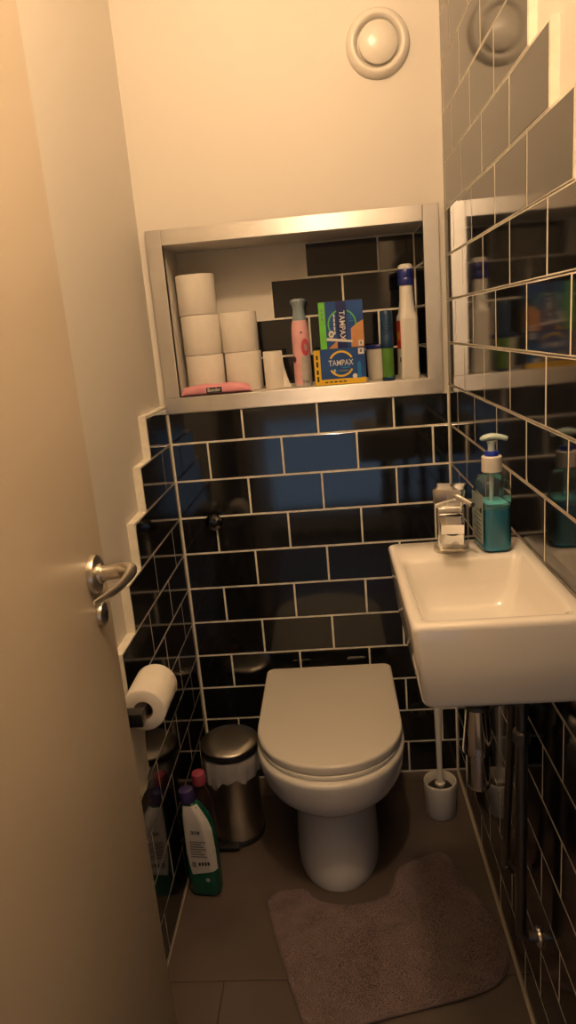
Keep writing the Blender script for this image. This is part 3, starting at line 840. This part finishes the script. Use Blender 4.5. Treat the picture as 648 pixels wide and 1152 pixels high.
while count < 26000:
    x, y = random.uniform(lim[0], lim[1]), random.uniform(lim[2], lim[3])
    if not inside(x, y, RI): continue
    count += 1
    # the pile lies in broad swirls, each patch leaning its own way
    a = 2.6*math.sin(x*21 + 2.1*math.sin(y*17)) + 2.2*math.sin(y*26 + 1.7*math.sin(x*13))
    a += random.gauss(0, 0.5)
    hgt = random.uniform(0.0040, 0.0056); ln = random.uniform(0.0012, 0.0030); r = random.uniform(0.0012, 0.0019)
    tip = (x-OX+ln*math.cos(a), y-OY+ln*math.sin(a), 0.0075+hgt)
    o_ = len(V_)
    for k in range(3):
        b_ = a + 2*PI*k/3
        V_.append((x-OX+r*math.cos(b_), y-OY+r*math.sin(b_), 0.0075))
    V_.append(tip)
    F_ += [(o_, o_+1, o_+3), (o_+1, o_+2, o_+3), (o_+2, o_, o_+3)]
mb.add(V_, F_)
pl = mb.build('pile', M['rug'], rg, smooth=False, recalc=False)
pl['kind'] = 'stuff'

# ------------------------------------------------------------------ things in the niche
ZS = NZ0 + 0.0006
def niche_roll(x, y, z, r, label, rz=0.0, src=None):
    if src is None:
        o = thing('toilet_roll', (x, y, z), label, 'toilet roll', 'spare toilet rolls in the niche', rz)
        roll(o, r, 0.021, 0.1030)
    else:
        o = copy_tree(src); o.location = (x, y, z); o.rotation_euler = (0, 0, rz); o['label'] = label
    return o
HR = 0.1034
src = niche_roll(0.0990, 0.106, ZS, 0.0515, 'spare toilet roll at the bottom of the stack of three')
niche_roll(0.0975, 0.106, ZS+HR, 0.0515, 'spare toilet roll in the middle of the stack of three', 1.0, src)
niche_roll(0.0955, 0.105, ZS+2*HR, 0.0515, 'spare toilet roll on top of the stack of three', 2.3, src)
src = niche_roll(0.2030, 0.116, ZS, 0.0500, 'lower spare toilet roll of the stack of two', 0.4)
niche_roll(0.1995, 0.116, ZS+HR, 0.0500, 'upper spare toilet roll of the stack of two', 1.9, src)
o = thing('toilet_roll', (0.2870, 0.072, ZS), 'thin nearly used-up toilet roll standing beside the stacked rolls', 'toilet roll')
roll(o, 0.0255, 0.0195, 0.0985)
mb = MB()
secs = []
for k in range(9):
    z = 0.098 - 0.0965*k/8
    a0 = -0.35
    secs.append([(0.0259*math.cos(a0) + q*0.022*(0.10 + 0.9*(k/8)**2.2), 0.0259*math.sin(a0) - 0.004*q, z) for q in (0.0, 0.33, 0.66, 1.0)])
mb.loft(secs, 0, False, False, closed=False)
mb.build('loose_end', M['paper'], o, recalc=False)

# pink wipes pack
o = thing('wipes_pack', (0.135, 0.026, ZS+0.0002), 'pink soft pack of wipes lying in front of the rolls', 'wipes pack', rz=math.radians(1.5))
mb = MB()
secs = []
for k in range(29):
    u = -1 + 2*k/28
    x = 0.0935*u
    a = max(0.0, 1 - abs(u)**5)
    hh = 0.0018 + 0.0125*a**0.40 * (1 - 0.06*math.sin(9*u+1))
    dd = 0.0205*(0.78 + 0.22*a) if abs(u) < 0.9 else 0.0205*(0.78 + 0.35*(abs(u)-0.9))
    secs.append([(x, dd*math.copysign(abs(math.cos(t_))**0.75, math.cos(t_)), hh + 0.0004 + hh*math.copysign(abs(math.sin(t_))**0.75, math.sin(t_)) + 0.0006*math.sin(40*u+3*t_)) for t_ in [2*PI*i/24 for i in range(24)]])
mb.loft(secs)
mb.build('foil_pack', M['pinkfoil'], o, angle=70)
mb = MB()
Tq = Matrix.Translation((-0.004, -0.0213, 0.0135)) @ Matrix.Rotation(math.radians(86), 4, 'X')
mb.box(-0.0205, 0.0205, -0.0070, 0.0070, -0.0006, 0.0004, 0, Tq)
mb.text('Bonder', 0.0125, 1, Tq @ Matrix.Translation((0, 0.0002, 0.0007)), 0.92)
mb.build('label', [M['blackink'], M['ink']], o, smooth=False, recalc=False)

# pink air freshener can
o = thing('air_freshener', (0.3650, 0.074, ZS), 'pink spray can of air freshener with grey-blue nozzle cap', 'spray can'); o.scale = (1.10, 1.10, 1.0)
mb = MB()
mb.lathe([(0.0200, 0.0003), (0.0212, 0.002), (0.0215, 0.006)], 40, 1)
mb.lathe([(0.0215, 0.006), (0.0215, 0.120), (0.0212, 0.140), (0.0205, 0.152), (0.0190, 0.163), (0.0172, 0.170), (0.0165, 0.171)], 40, 0)
mb.build('can_body', [M['pinkcan'], M['greyw']], o)
mb = MB()
mb.lathe([(0.0168, 0.1712), (0.0158, 0.180), (0.0140, 0.192), (0.0138, 0.200), (0.0155, 0.210), (0.0182, 0.217), (0.0190, 0.2205), (0.0175, 0.2235), (0.010, 0.226), (0.0, 0.2265)], 40, cap1=False)
mb.build('nozzle_cap', M['greycap'], o)
mb = MB()
def on_can(mbx, shape, mi, rr_=0.02175):
    """wrap flat points (arc length, height) round the can; arc 0 faces -Y"""
    mbx.poly([(rr_*math.sin(s_/rr_), -rr_*math.cos(s_/rr_), z) for s_, z in shape], mi)
def can_strip(mbx, s0, s1, z0, z1, mi, rr_=0.02172, n=8):
    mbx.loft([[(rr_*math.sin((s0+(s1-s0)*k/n)/rr_), -rr_*math.cos((s0+(s1-s0)*k/n)/rr_), z) for k in range(n+1)] for z in (z0, z1)], mi, False, False, closed=False)
can_strip(mb, -0.002, 0.030, 0.004, 0.080, 1)
for k in range(16):     # flower oval, in slices so it follows the can
    f0, f1 = -1 + 2*k/16, -1 + 2*(k+1)/16
    w0 = 0.0105*math.sqrt(max(0, 1-((f0+f1)/2)**2))
    can_strip(mb, 0.011-w0, 0.011+w0, 0.102+0.022*f0, 0.102+0.022*f1, 0, 0.0219, 6)
    w0 *= 0.35
    can_strip(mb, 0.012-w0, 0.012+w0, 0.102+0.009*f0, 0.102+0.009*f1, 1, 0.0220, 4)
for k in range(8):
    f0, f1 = -1 + 2*k/8, -1 + 2*(k+1)/8; w0 = 0.0070*math.sqrt(max(0, 1-((f0+f1)/2)**2))
    can_strip(mb, -0.021-w0, -0.021+w0, 0.072+0.0085*f0, 0.072+0.0085*f1, 2, 0.0219, 5)
    w0 *= 0.32
    can_strip(mb, 0.003-w0, 0.003+w0, 0.140+0.0026*f0, 0.140+0.0026*f1, 2, 0.0219, 3)
for i, ch in enumerate('TAV'):
    s_ = 0.0015 + i*0.0062
    a = s_/0.0221
    mb.text(ch, 0.0115, 3, Matrix.Translation((0.0221*math.sin(a), -0.0221*math.cos(a), 0.0125)) @ Matrix.Rotation(a, 4, 'Z') @ Matrix.Rotation(PI/2, 4, 'X'), 0.8)
mb.build('printed_label', [M['pinkdark'], M['palegrey'], M['purple'], M['blackink']], o, recalc=False)

# carton boxes
def carton(name, loc, w, d, h_, side, label, rz):
    o = thing(name, loc, label, 'carton', rz=rz)
    mb = MB(); mb.rbox(-w/2, w/2, 0, d, 0.0002, h_, 0.0008, 2, 0); mb.build('box_body', side, o)
    return o
def arcband(mb, cx, cz, r0, r1, a0, a1, mi, y, n=24):
    for k in range(n):
        b0, b1 = math.radians(a0+(a1-a0)*k/n), math.radians(a0+(a1-a0)*(k+1)/n)
        mb.poly([(cx+r0*math.cos(b0), y, cz+r0*math.sin(b0)), (cx+r1*math.cos(b0), y, cz+r1*math.sin(b0)), (cx+r1*math.cos(b1), y, cz+r1*math.sin(b1)), (cx+r0*math.cos(b1), y, cz+r0*math.sin(b1))], mi)
def quad(mb, x0, x1, z0, z1, mi, y): mb.poly([(x0, y, z0), (x1, y, z0), (x1, y, z1), (x0, y, z1)], mi)
RX = Matrix.Rotation(PI/2, 4, 'X')
B2W, B2H = 0.134, 0.0915
o = carton('tampon_box', (0.4635, 0.030, ZS), B2W, 0.055, B2H, M['boxside'], 'yellow and navy tampon box lying at the bottom of the pair', math.radians(-1.0))
mb = MB(); y = -0.0003; L = -B2W/2
quad(mb, L+0.0005, L+0.0170, 0.001, B2H-0.0005, 0, y)
quad(mb, L+0.0170, -L-0.0005, 0.0010, 0.0150, 0, y)
quad(mb, L+0.0170, -L-0.0005, 0.0150, B2H-0.0005, 1, y)
cxx, czz = 0.004, 0.0530
arcband(mb, cxx, czz, 0.0285, 0.0335, 28, 152, 0, y-0.0003)
arcband(mb, cxx, czz, 0.0285, 0.0335, 208, 332, 0, y-0.0003)
mb.text('TAMPAX', 0.0205, 2, Matrix.Translation((cxx-0.001, y-0.0005, czz+0.002)) @ RX, 0.80)
for k, (x0, x1, z) in enumerate(((0.004, 0.026, 0.0415), (-0.002, 0.022, 0.0335))): quad(mb, x0, x1, z, z+0.0035, 3 if k else 4, y-0.0004)
quad(mb, -0.016, -0.012, 0.0325, 0.0400, 2, y-0.0004); quad(mb, -0.010, -0.006, 0.0325, 0.0375, 4, y-0.0004)
mb.loft([[(0.0500+rx*math.cos(a), y-0.0005, z) for a in (0, PI)] for rx, z in ((0.0040, 0.014), (0.0046, 0.018), (0.0046, 0.048), (0.0030, 0.054), (0.0010, 0.057))], 4, False, False, closed=False)
quad(mb, 0.0490, 0.0640, B2H-0.0175, B2H-0.002, 2, y-0.0004); quad(mb, 0.0535, 0.0590, B2H-0.0130, B2H-0.005, 3, y-0.0006)
mb.poly([(0.0380+0.0062*math.cos(2*PI*k/20), y-0.0006, 0.0195+0.0062*math.sin(2*PI*k/20)) for k in range(20)], 2)
for k in range(4): quad(mb, L+0.0060, L+0.0110, 0.010+k*0.019, 0.024+k*0.019-0.003*(k % 2), 5, y-0.0004)
for k in range(5): quad(mb, L+0.026+k*0.012, L+0.034+k*0.012, 0.0062, 0.0092, 5, y-0.0004)
mb.build('printed_front', [M['yellow'], M['blue'], M['ink'], M['greyink'], M['cyan'], M['blackink']], o, smooth=False, recalc=False)
B1W, B1H = 0.114, 0.1180
o = carton('tampon_box', (0.4735, 0.036, ZS+B2H+0.0004), B1W, 0.050, B1H, M['boxside'], 'lime and blue tampon box standing on top of the other box', math.radians(0.8))
mb = MB(); L = -B1W/2
quad(mb, L+0.0005, L+0.0170, 0.0005, B1H-0.0005, 0, y)
quad(mb, L+0.0170, -L-0.0005, 0.0005, B1H-0.0005, 1, y)
quad(mb, -0.0120, 0.0140, 0.0005, B1H-0.0005, 2, y-0.0003)
arcband(mb, 0.002, 0.0610, 0.0335, 0.0368, 28, 66, 0, y-0.0004); arcband(mb, 0.002, 0.0610, 0.0335, 0.0368, -10, 28, 0, y-0.0004)
arcband(mb, 0.002, 0.0610, 0.0335, 0.0368, 112, 205, 0, y-0.0004)
mb.text('TAMPAX', 0.0205, 3, Matrix.Translation((0.0020, y-0.0006, 0.0570)) @ RX @ Matrix.Rotation(-PI/2, 4, 'Z'), 0.92)
mb.poly([(-L-0.0006, y-0.0003, 0.0008), (-L-0.0006, y-0.0003, 0.068), (0.040, y-0.0003, 0.060), (0.024, y-0.0003, 0.048), (0.0230, y-0.0003, 0.0008)][::-1], 4)
mb.poly([(-0.036, y-0.0003, 0.0008), (-0.0125, y-0.0003, 0.0008), (-0.0125, y-0.0003, 0.019), (-0.020, y-0.0003, 0.014)], 4)
mb.poly([(-0.0400, y-0.0008, 0.0215), (0.0260, y-0.0008, 0.0130), (0.0270, y-0.0008, 0.0185), (-0.0390, y-0.0008, 0.0290)], 3)
mb.poly([(-0.0270+0.0072*math.cos(2*PI*k/20), y-0.0010, 0.0370+0.0090*math.sin(2*PI*k/20)) for k in range(20)], 3)
quad(mb, -0.0300, -0.0240, 0.0335, 0.0405, 5, y-0.0012)
for k in range(5): quad(mb, -0.0195, -0.0160, 0.0360+k*0.0105, 0.0445+k*0.0105, 3, y-0.0005)
quad(mb, -L-0.0150, -L-0.0030, 0.0030, 0.0170, 3, y-0.0005); quad(mb, -L-0.0110, -L-0.0070, 0.0060, 0.0140, 5, y-0.0007)
for k in range(3): quad(mb, L+0.0065, L+0.0105, 0.072+k*0.011, 0.080+k*0.011, 5, y-0.0004)
for k in range(4): quad(mb, 0.0200, 0.0330-0.002*k, 0.066+k*0.007, 0.0685+k*0.007, 6, y-0.0004)
mb.build('printed_front', [M['green'], M['blue'], M['navy'], M['ink'], M['skin'], M['greyink'], M['cyan']], o, smooth=False, recalc=False)

# jar with a blue lid
o = thing('jar', (0.5720, 0.100, ZS), 'milky white jar with a flat blue lid behind the green tube', 'jar')
mb = MB(); mb.lathe([(0.030, 0.0003), (0.0325, 0.003), (0.0330, 0.010), (0.0350, 0.078), (0.0345, 0.0815)], 40); mb.build('jar_body', M['jar'], o)
mb = MB(); mb.lathe([(0.0352, 0.0818), (0.0360, 0.083), (0.0360, 0.0905), (0.0350, 0.0920), (0.0, 0.0925)], 40, cap1=False); mb.build('lid', M['bluecap'], o)
# green and blue tube
o = thing('spray_tube', (0.5885, 0.034, ZS), 'slim tube, green below and petrol blue above, before the white jar', 'tube')
mb = MB(); mb.lathe([(0.0165, 0.0003), (0.0170, 0.002), (0.0170, 0.008), (0.0150, 0.0095)], 36); mb.build('foot', M['tubeblue'], o)
mb = MB(); mb.lathe([(0.0146, 0.0097), (0.0150, 0.012), (0.0150, 0.082), (0.0146, 0.083)], 36); mb.build('tube_body', M['tubegreen'], o)
mb = MB()
prof = [(0.0160, 0.0832), (0.0168, 0.085), (0.0168, 0.108)]
for k in range(8): prof += [(0.0160, 0.110+k*0.0075), (0.0160, 0.1155+k*0.0075), (0.0156, 0.1165+k*0.0075)]
prof += [(0.0152, 0.172), (0.0140, 0.1765), (0.0, 0.178)]
mb.lathe(prof, 36, cap1=False); mb.build('cap', M['tubeblue'], o)
# tall white cleaner bottle
o = thing('cleaner_bottle', (0.6430, 0.052, ZS), 'tall white cleaner bottle with blue and white cap', 'cleaner bottle', rz=math.radians(8))
mb = MB()
BB = [(0.044, 0.056, 0.008, 0.0003, 0), (0.048, 0.060, 0.010, 0.003, 0), (0.0485, 0.060, 0.010, 0.012, 0), (0.0465, 0.058, 0.010, 0.030, 0), (0.0460, 0.058, 0.010, 0.150, 0), (0.0445, 0.056, 0.010, 0.158, 0), (0.0385, 0.048, 0.012, 0.166, 0), (0.0370, 0.042, 0.015, 0.180, 0.0005), (0.0350, 0.038, 0.0165, 0.200, 0.001), (0.0335, 0.0345, 0.0165, 0.234, 0.001)]
mb.loft([sect(*s_) for s_ in BB]); mb.build('bottle_body', M['whitep'], o, angle=50)
mb = MB(); mb.lathe([(0.0195, 0.2345), (0.0203, 0.236), (0.0203, 0.251), (0.0198, 0.252), (0.0203, 0.253), (0.0203, 0.272), (0.0192, 0.2735)], 36, T=Matrix.Translation((0.001, 0, 0))); mb.build('cap', M['bluecap'], o)
mb = MB(); mb.lathe([(0.0192, 0.2737), (0.0195, 0.277), (0.0180, 0.2825), (0.012, 0.2858), (0.0, 0.2868)], 36, T=Matrix.Translation((0.001, 0, 0)), cap1=False); mb.build('cap_top', M['whitep'], o)
mb = MB()
mb.box(-0.0236, -0.0228, -0.021, 0.019, 0.078, 0.148, 0); mb.box(-0.0238, -0.0234, -0.014, 0.006, 0.100, 0.120, 1); mb.box(-0.0238, -0.0228, -0.019, -0.008, 0.044, 0.056, 2)
mb.build('label', [M['red'], M['yellow'], M['blackink']], o, smooth=False)
# little loose cap near the edge
o = thing('screw_cap', (0.5335, 0.060, ZS), 'tiny grey cap lying between the box and the jar', 'cap')
mb = MB(); mb.lathe([(0.0052, 0.0003), (0.0055, 0.001), (0.0055, 0.0075), (0.0045, 0.009), (0.0, 0.0092)], 20, cap1=False); mb.build('shell', M['palegrey'], o)

# ------------------------------------------------------------------ lamp and light
LX, LY = 0.44, -1.24
l = thing('ceiling_lamp', (LX, LY, ZC), 'bare warm bulb in a white ceiling holder', 'lamp')
mb = MB(); mb.lathe([(0.050, 0.0), (0.050, -0.008), (0.040, -0.014), (0.022, -0.018), (0.020, -0.050), (0.0, -0.050)], 40, cap1=False); mb.build('lamp_holder', M['lampbase'], l)
mb = MB(); mb.lathe([(0.014, -0.0505), (0.018, -0.058), (0.030, -0.078), (0.0375, -0.098), (0.036, -0.115), (0.026, -0.130), (0.012, -0.137), (0.0, -0.138)], 32, cap0=True, cap1=False); mb.build('bulb', M['bulb'], l)

l2 = l.copy(); COL.objects.link(l2); l2.location = (-0.55, -2.20, ZC)  # second bulb added out of view to brighten the hall and its reflections
l2['label'] = 'bare warm bulb added on the unseen hallway ceiling as fill light'
for ch in list(l.children):
    c_ = ch.copy(); COL.objects.link(c_); c_.parent = l2
    if ch.name.startswith('bulb'):
        c_.data = ch.data.copy(); c_.data.materials[0] = M['bulb_dim']
l['group'] = l2['group'] = 'bare ceiling bulbs'
w = bpy.data.worlds.new('hall_daylight'); SC.world = w; w.use_nodes = True
bg = w.node_tree.nodes['Background']
bg.inputs['Color'].default_value = (0.55, 0.72, 1.0, 1); bg.inputs['Strength'].default_value = 0.85

# ------------------------------------------------------------------ camera
R = [[0.9953, 0.0673, 0.0702], [0.0509, 0.2541, -0.9658], [-0.0829, 0.9648, 0.2495]]
cam = bpy.data.cameras.new('camera'); co = bpy.data.objects.new('camera', cam); COL.objects.link(co)
mw = Matrix(R).to_quaternion().to_matrix().to_4x4(); mw.translation = Vector((0.4313, -1.8367, 1.2977))
co.matrix_world = mw
cam.sensor_fit = 'VERTICAL'; cam.sensor_height = 36.0; cam.lens = 788.33/1152*36.0
cam.clip_start = 0.02
SC.camera = co
vs_ = SC.view_settings
SC.display_settings.display_device = 'sRGB'
vs_.view_transform = 'Standard'; vs_.look = 'None'; vs_.gamma = 1.0; vs_.use_curve_mapping = False
vs_.exposure = 0.0
SC.cycles.max_bounces = 10; SC.cycles.transparent_max_bounces = 12; SC.cycles.caustics_reflective = False; SC.cycles.caustics_refractive = False
SC.cycles.sample_clamp_indirect = 6.0
